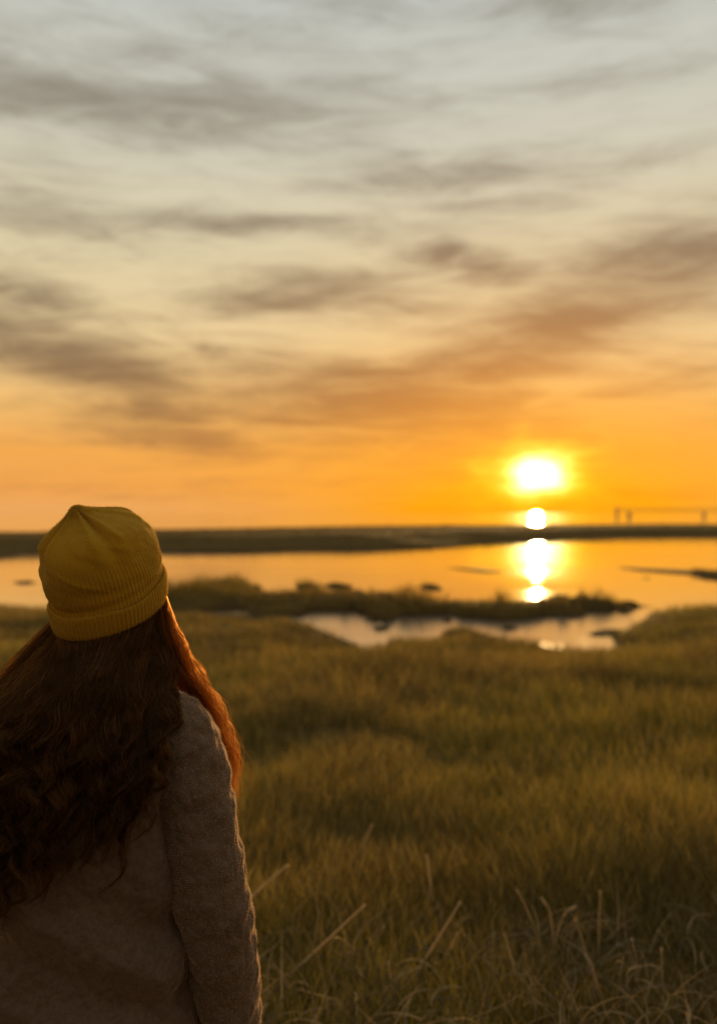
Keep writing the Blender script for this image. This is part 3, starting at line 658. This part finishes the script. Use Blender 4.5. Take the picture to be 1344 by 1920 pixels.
# --- jacket
def loft(rings, n, fold=None, k=2.3, cap=False):
    """rings: rows of centre(3), half width, half depth, axis dirs are x and y."""
    m = len(rings); th = np.linspace(0, 2 * np.pi, n, endpoint=False)
    c, s = np.cos(th), np.sin(th); cs = np.sign(c) * np.abs(c) ** (2 / k); ss = np.sign(s) * np.abs(s) ** (2 / k)
    V = np.zeros((m, n, 3)); r = np.asarray(rings)
    V[..., 0] = r[:, 0:1] + r[:, 3:4] * cs; V[..., 1] = r[:, 1:2] + r[:, 4:5] * ss; V[..., 2] = r[:, 2:3]
    return V, th
def jacket():
    j = bpy.data.objects.new('jacket', None); COL.objects.link(j); j.parent = person
    prof = np.array([[.0, .015, .690, .205, .155], [.0, .013, .76, .200, .150], [0, .01, .86, .192, .144], [0, .005, .98, .180, .136], [0, 0, 1.08, .180, .136], [0, -.002, 1.17, .183, .134],
                     [0, -.002, 1.235, .180, .122], [0, 0, 1.285, .160, .104], [0, .003, 1.318, .125, .090], [.008, .008, 1.338, .092, .078], [.014, .012, 1.352, .074, .068], [.018, .014, 1.364, .066, .064]])
    nr, n = 190, 220; rg = catmull(prof, nr); V, th = loft(rg, n)
    T_ = th[None, :]; Z = V[..., 2]
    nx, ny = np.cos(T_) * np.ones_like(Z), np.sin(T_) * np.ones_like(Z)
    fold = .010 * np.sin(Z * 44 + 1.2 * np.sin(T_ * 1 + 1) + 3.0 * np.cos(T_ * 1.0 + .5) + 5 * fbm(T_ * 1.5 + Z * 3, Z * 7)) * (1 - sstep(.95, 1.10, Z)) \
         + .016 * (fbm(T_ * 2.6 + 3 + Z * 4, Z * 10 + T_ * 1.5) - .5) * 2 - .006 * np.abs(fbm(T_ * 3 + 9 + Z * 9, Z * 14 - T_ * 2) - .5) * 2 + .004 * np.sin(Z * 110 + T_ * 2.4) * sstep(1.0, .75, Z) * .5
    fold = fold * (1 - sstep(1.28, 1.34, Z))
    V[..., 0] += nx * fold; V[..., 1] += ny * fold
    link('jacket_body', np_mesh('jacket_body', V.reshape(-1, 3), grid_faces(nr, n, True)), M_JACKET, j)
    # standing collar
    prof = np.array([[.010, .008, 1.335, .090, .080], [.016, .012, 1.345, .080, .074], [.022, .016, 1.362, .074, .071], [.025, .018, 1.374, .071, .069], [.025, .018, 1.371, .066, .064], [.020, .015, 1.345, .064, .062]])
    V, th = loft(catmull(prof, 30), 90, k=2.0); link('collar', np_mesh('collar', V.reshape(-1, 3), grid_faces(30, 90, True)), M_JACKET, j)
    # hem band
    prof = np.array([[0, .015, .715, .2025, .1525], [0, .015, .712, .209, .159], [0, .015, .68, .210, .160], [0, .015, .672, .206, .156], [0, .015, .676, .198, .148]])
    V, th = loft(catmull(prof, 20), 120); link('hem', np_mesh('hem', V.reshape(-1, 3), grid_faces(20, 120, True)), M_JACKET, j)
    for s in (-1, 1):
        cl = catmull(np.array([[.118, -.004, 1.294], [.140, -.006, 1.283], [.163, -.010, 1.253], [.180, -.014, 1.20], [.196, -.018, 1.12], [.212, -.022, 1.03], [.228, -.018, .955], [.240, .0, .87], [.247, .020, .775], [.251, .034, .710]]), 210)
        cl[:, 0] *= s
        rad = catmull(np.array([[.012, 0], [.042, 0], [.060, 0], [.0675, 0], [.0675, 0], [.066, 0], [.064, 0], [.060, 0], [.055, 0], [.049, 0]]), 210)[:, 0]
        n = 120; th = np.linspace(0, 2 * np.pi, n, endpoint=False)
        Tn = np.gradient(cl, axis=0); Tn /= np.linalg.norm(Tn, axis=1, keepdims=True)
        B = np.tile(np.array([0, 1., 0]), (len(cl), 1)); B -= Tn * (B * Tn).sum(1, keepdims=True); B /= np.linalg.norm(B, axis=1, keepdims=True); A = np.cross(B, Tn)
        L = np.linspace(0, 1, 210)[:, None]; t2 = th[None, :]
        f = .0012 * np.sin(L * 118 + np.sin(t2) * 1.5) + .0016 * np.sin(L * 55 + 2.2 * np.cos(t2 + .8) + 6 * fbm(np.cos(t2) * 1.5 + 8 + L * 2, np.sin(t2) * 1.5 + L * 8)) * sstep(.12, .4, L) + .0042 * (fbm(np.cos(t2) * 2 + 20 + L * 4, np.sin(t2) * 2 + L * 12 + 40) - .5) * 2 * sstep(.03, .2, L)
        rr = rad[:, None] + f
        V = cl[:, None, :] + rr[..., None] * (A[:, None, :] * np.cos(t2)[..., None] + B[:, None, :] * np.sin(t2)[..., None] * 1.02)
        so = link('sleeve', np_mesh('sleeve', V.reshape(-1, 3), grid_faces(210, n, True)), M_JACKET, j)
        Nn = V - cl[:, None, :]; Nn /= np.linalg.norm(Nn, axis=2, keepdims=True)
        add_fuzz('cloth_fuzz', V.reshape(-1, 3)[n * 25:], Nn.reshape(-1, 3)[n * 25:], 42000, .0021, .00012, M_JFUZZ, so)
        # cuff at the wrist
        c0, c1 = cl[-6], cl[-1] + (cl[-1] - cl[-6]) * .6
        P = np.stack([c0 + (c1 - c0) * t for t in (0, .02, .5, 1., 1.02, .7)]); V, F = tubes(P[None], np.array([[.048, .0525, .053, .051, .045, .043]]), 48)
        link('sleeve_cuff', np_mesh('sleeve_cuff', V, F), M_JACKET, so)
jacket()

def lower_clothes():
    t = bpy.data.objects.new('trousers', None); COL.objects.link(t); t.parent = person
    for s in (-1, 1):
        prof = np.array([[s * .07, .01, .88, .09, .105], [s * .085, .01, .80, .09, .105], [s * .094, .005, .65, .085, .095], [s * .099, .015, .47, .070, .076], [s * .10, .0, .30, .064, .070], [s * .10, -.01, .12, .060, .066]])
        V, th = loft(catmull(prof, 60), 60, k=2.0); V[..., :2] += .004 * np.sin(V[..., 2:3] * 60 + np.cos(th)[None, :, None] * 3)
        link('trouser_leg', np_mesh('trouser_leg', V.reshape(-1, 3), grid_faces(60, 60, True)), M_DENIM, t)
        b = np.array([[s * .10, -.01, .20, .056, .062], [s * .10, -.01, .12, .055, .062], [s * .103, .01, .085, .052, .085], [s * .108, .035, .05, .050, .125], [s * .11, .04, .02, .052, .135], [s * .11, .04, .0, .050, .132], [s * .11, .04, .0, .002, .002]])
        V, th = loft(catmull(b, 40), 48, k=2.2); V[..., 2] = np.maximum(V[..., 2], 0.0)
        link('boot', np_mesh('boot', V.reshape(-1, 3), grid_faces(40, 48, True)), M_BOOT, person)
lower_clothes()

# --- hair
def hair_mesh(name, P, rad, tint, parent):
    k = P.shape[1]
    V, F = tubes(P, rad, 3)
    return link(name, np_mesh(name, V, F, np.repeat(tint, k * 3, 0)), M_HAIR, parent)
def hair_tint(n):
    base = np.array([.046, .029, .0105]); q = rng.random(n)[:, None]
    return base * (.35 + 1.3 * q ** 1.5) + np.array([.03, .012, .003]) * (rng.random(n) < .15)[:, None]
def back_hair(n, k=30):
    lev = np.array([[1.50, .0465, .090, -.072, .040], [1.43, .044, .094, -.090, .030], [1.37, .030, .118, -.110, .005], [1.31, .010, .152, -.140, -.055], [1.25, -.012, .172, -.162, -.105], [1.15, -.028, .170, -.176, -.140],
                    [1.02, -.040, .160, -.182, -.155], [.90, -.045, .150, -.184, -.160], [.80, -.05, .15, -.185, -.16]])
    ncl = 95; cs = np.sort(rng.uniform(-1, 1, ncl)); cdep = rng.random(ncl); cph = rng.random((ncl, 3)) * 2 * np.pi; clam = rng.uniform(.075, .15, ncl); camp = rng.uniform(.5, 1.4, ncl)
    cend = np.interp(cs, [-1, -.75, -.45, -.05, .1, .3, .6, .85, 1.0], [1.08, 1.06, 1.035, 1.03, 1.06, 1.09, 1.10, 1.11, 1.14]) + rng.normal(0, .03, ncl)
    ci = rng.integers(0, ncl, n); s0 = np.clip(cs[ci] + rng.normal(0, .05, n), -1.02, 1.02)
    zend = cend[ci] + np.abs(rng.normal(0, .035, n)); zend = np.where(rng.random(n) < .12, zend + rng.random(n) * .15, zend)
    th = s0 * R(132)                                     # angle round the back of the head
    rb = .0985 - .012 * rng.random(n)
    # root under the brim: direction from the back of the head, in head axes
    ang = np.pi + th * -1.0 - 0.30
    root = hp(rb * np.sin(ang), rb * np.cos(ang) * 1.06, .006 + 0 * rb)
    t = np.linspace(0, 1, k)[None, :]
    z = root[:, 2:3] + (zend[:, None] - root[:, 2:3]) * t
    lz = lev[::-1, 0]; I = lambda c: np.interp(z, lz, lev[::-1, c])
    drop = (root[:, 2:3] - z)
    tight = sstep(.2, 1.0, t) * .74; s = s0[:, None] * (1 - tight) + cs[ci][:, None] * tight
    lx = I(1) + I(2) * s; ly = I(3) + (I(4) - I(3)) * np.abs(s) ** 2.2
    dep = (cdep[ci] * .6 + .4 * rng.random(n))[:, None]; ly = ly + .030 * (1 - dep) * sstep(-.01, .12, drop) - .004
    f = sstep(0.0, .085, drop)
    x = root[:, 0:1] * (1 - f) + lx * f; y = root[:, 1:2] * (1 - f) + ly * f
    amp = sstep(.0, .24, drop) * .0135 * camp[ci][:, None]; q = drop * 2 * np.pi / clam[ci][:, None]
    x = x + amp * np.sin(q + cph[ci, 0:1]) + amp * .5 * np.sin(q * 1.9 + cph[ci, 2:3]); y = y + amp * .8 * np.cos(q + cph[ci, 1:2])
    ph = rng.random((n, 2)) * 6.28; fr = rng.uniform(40, 120, (n, 1)); fa = sstep(-.01, .12, drop) * rng.gamma(1.3, .0013, (n, 1))
    x = x + fa * np.sin(drop * fr + ph[:, 0:1]); y = y - fa * np.cos(drop * fr + ph[:, 1:2])
    stray = (rng.random(n) < .05)[:, None] * rng.normal(0, .014, (n, 1)) * t ** 2; x = x + stray; y = y - np.abs(stray) * .8
    P = np.stack([x, y, z], 2); rad = (.00018 + .0005 * rng.random(n) ** 3)[:, None] * (1 - .75 * t ** 3)
    ct = np.clip(rng.lognormal(0, .45, ncl), .4, 1.6)[ci][:, None]
    return P, rad, hair_tint(n) * ct
def side_lock(n, s, k=28):
    """strands from the temple that fall in front of the shoulder; s = +1 right, -1 left"""
    if s > 0: ctrl = np.array([[.126, .020, 1.482], [.130, .016, 1.435], [.142, .016, 1.388], [.162, .026, 1.335], [.188, .055, 1.28], [.212, .080, 1.22], [.233, .090, 1.16], [.245, .090, 1.098]])
    else: ctrl = np.array([[-.040, .045, 1.445], [-.062, .035, 1.405], [-.098, .035, 1.36], [-.140, .045, 1.31], [-.18, .075, 1.25], [-.195, .09, 1.18], [-.2, .095, 1.1], [-.2, .09, 1.03]])
    c = catmull(ctrl, 200); ncl = 26
    co = rng.normal(0, 1, (ncl, 2)); cph = rng.random((ncl, 2)) * 6.28; cl_ = rng.uniform(.06, .11, ncl)
    ci = rng.integers(0, ncl, n); o = co[ci] * .75 + rng.normal(0, .45, (n, 2)); o = np.clip(o, -1.9, 1.9)
    endt = np.clip(1.0 - np.abs(rng.normal(0, .10, n)) - (rng.random(n) < .25) * rng.random(n) * .35, .35, 1.0)
    t = np.linspace(0, 1, k)[None, :] * endt[:, None]
    idx = t * 199; i0 = np.clip(idx.astype(int), 0, 198); fr = (idx - i0)[..., None]; base = c[i0] * (1 - fr) + c[i0 + 1] * fr
    wdt = np.interp(t, [0, .15, .4, .65, .85, 1], [.006, .013, .020, .019, .014, .006])
    tx = np.array([.80, .0, .58 * s * 0 + .45]); 
    P = base + (o[:, 0:1] * wdt)[..., None] * np.array([.95, .0, .30 * s]) + (o[:, 1:2] * wdt)[..., None] * np.array([-.08 * s, .55, 0])
    q = t * .42 * 2 * np.pi / cl_[ci][:, None]; amp = sstep(.1, .5, t) * .0042
    P[..., 0] += amp * np.sin(q + cph[ci, 0:1]); P[..., 1] += amp * np.cos(q + cph[ci, 1:2]) + .0
    fq = rng.uniform(20, 60, (n, 1)); fa = sstep(.05, .4, t) * rng.gamma(1.3, .0011, (n, 1)); P[..., 0] += fa * np.sin(t * fq + rng.random((n, 1)) * 6); P[..., 1] += fa * np.cos(t * fq + rng.random((n, 1)) * 6)
    st = (rng.random(n) < .06)[:, None] * rng.normal(.004, .013, (n, 1)) * s * t ** 1.5; P[..., 0] += st
    rad = rng.uniform(.00018, .0004, n)[:, None] * (1 - .75 * np.linspace(0, 1, k)[None, :] ** 3)
    return P, rad, hair_tint(n) * (3.1 if s > 0 else 1.2)  # right lock tinted lighter: its backlit glow is put into the hair colour
hair = bpy.data.objects.new('hair', None); COL.objects.link(hair); hair.parent = person
hair_mesh('back_hair', *back_hair(11000), hair)
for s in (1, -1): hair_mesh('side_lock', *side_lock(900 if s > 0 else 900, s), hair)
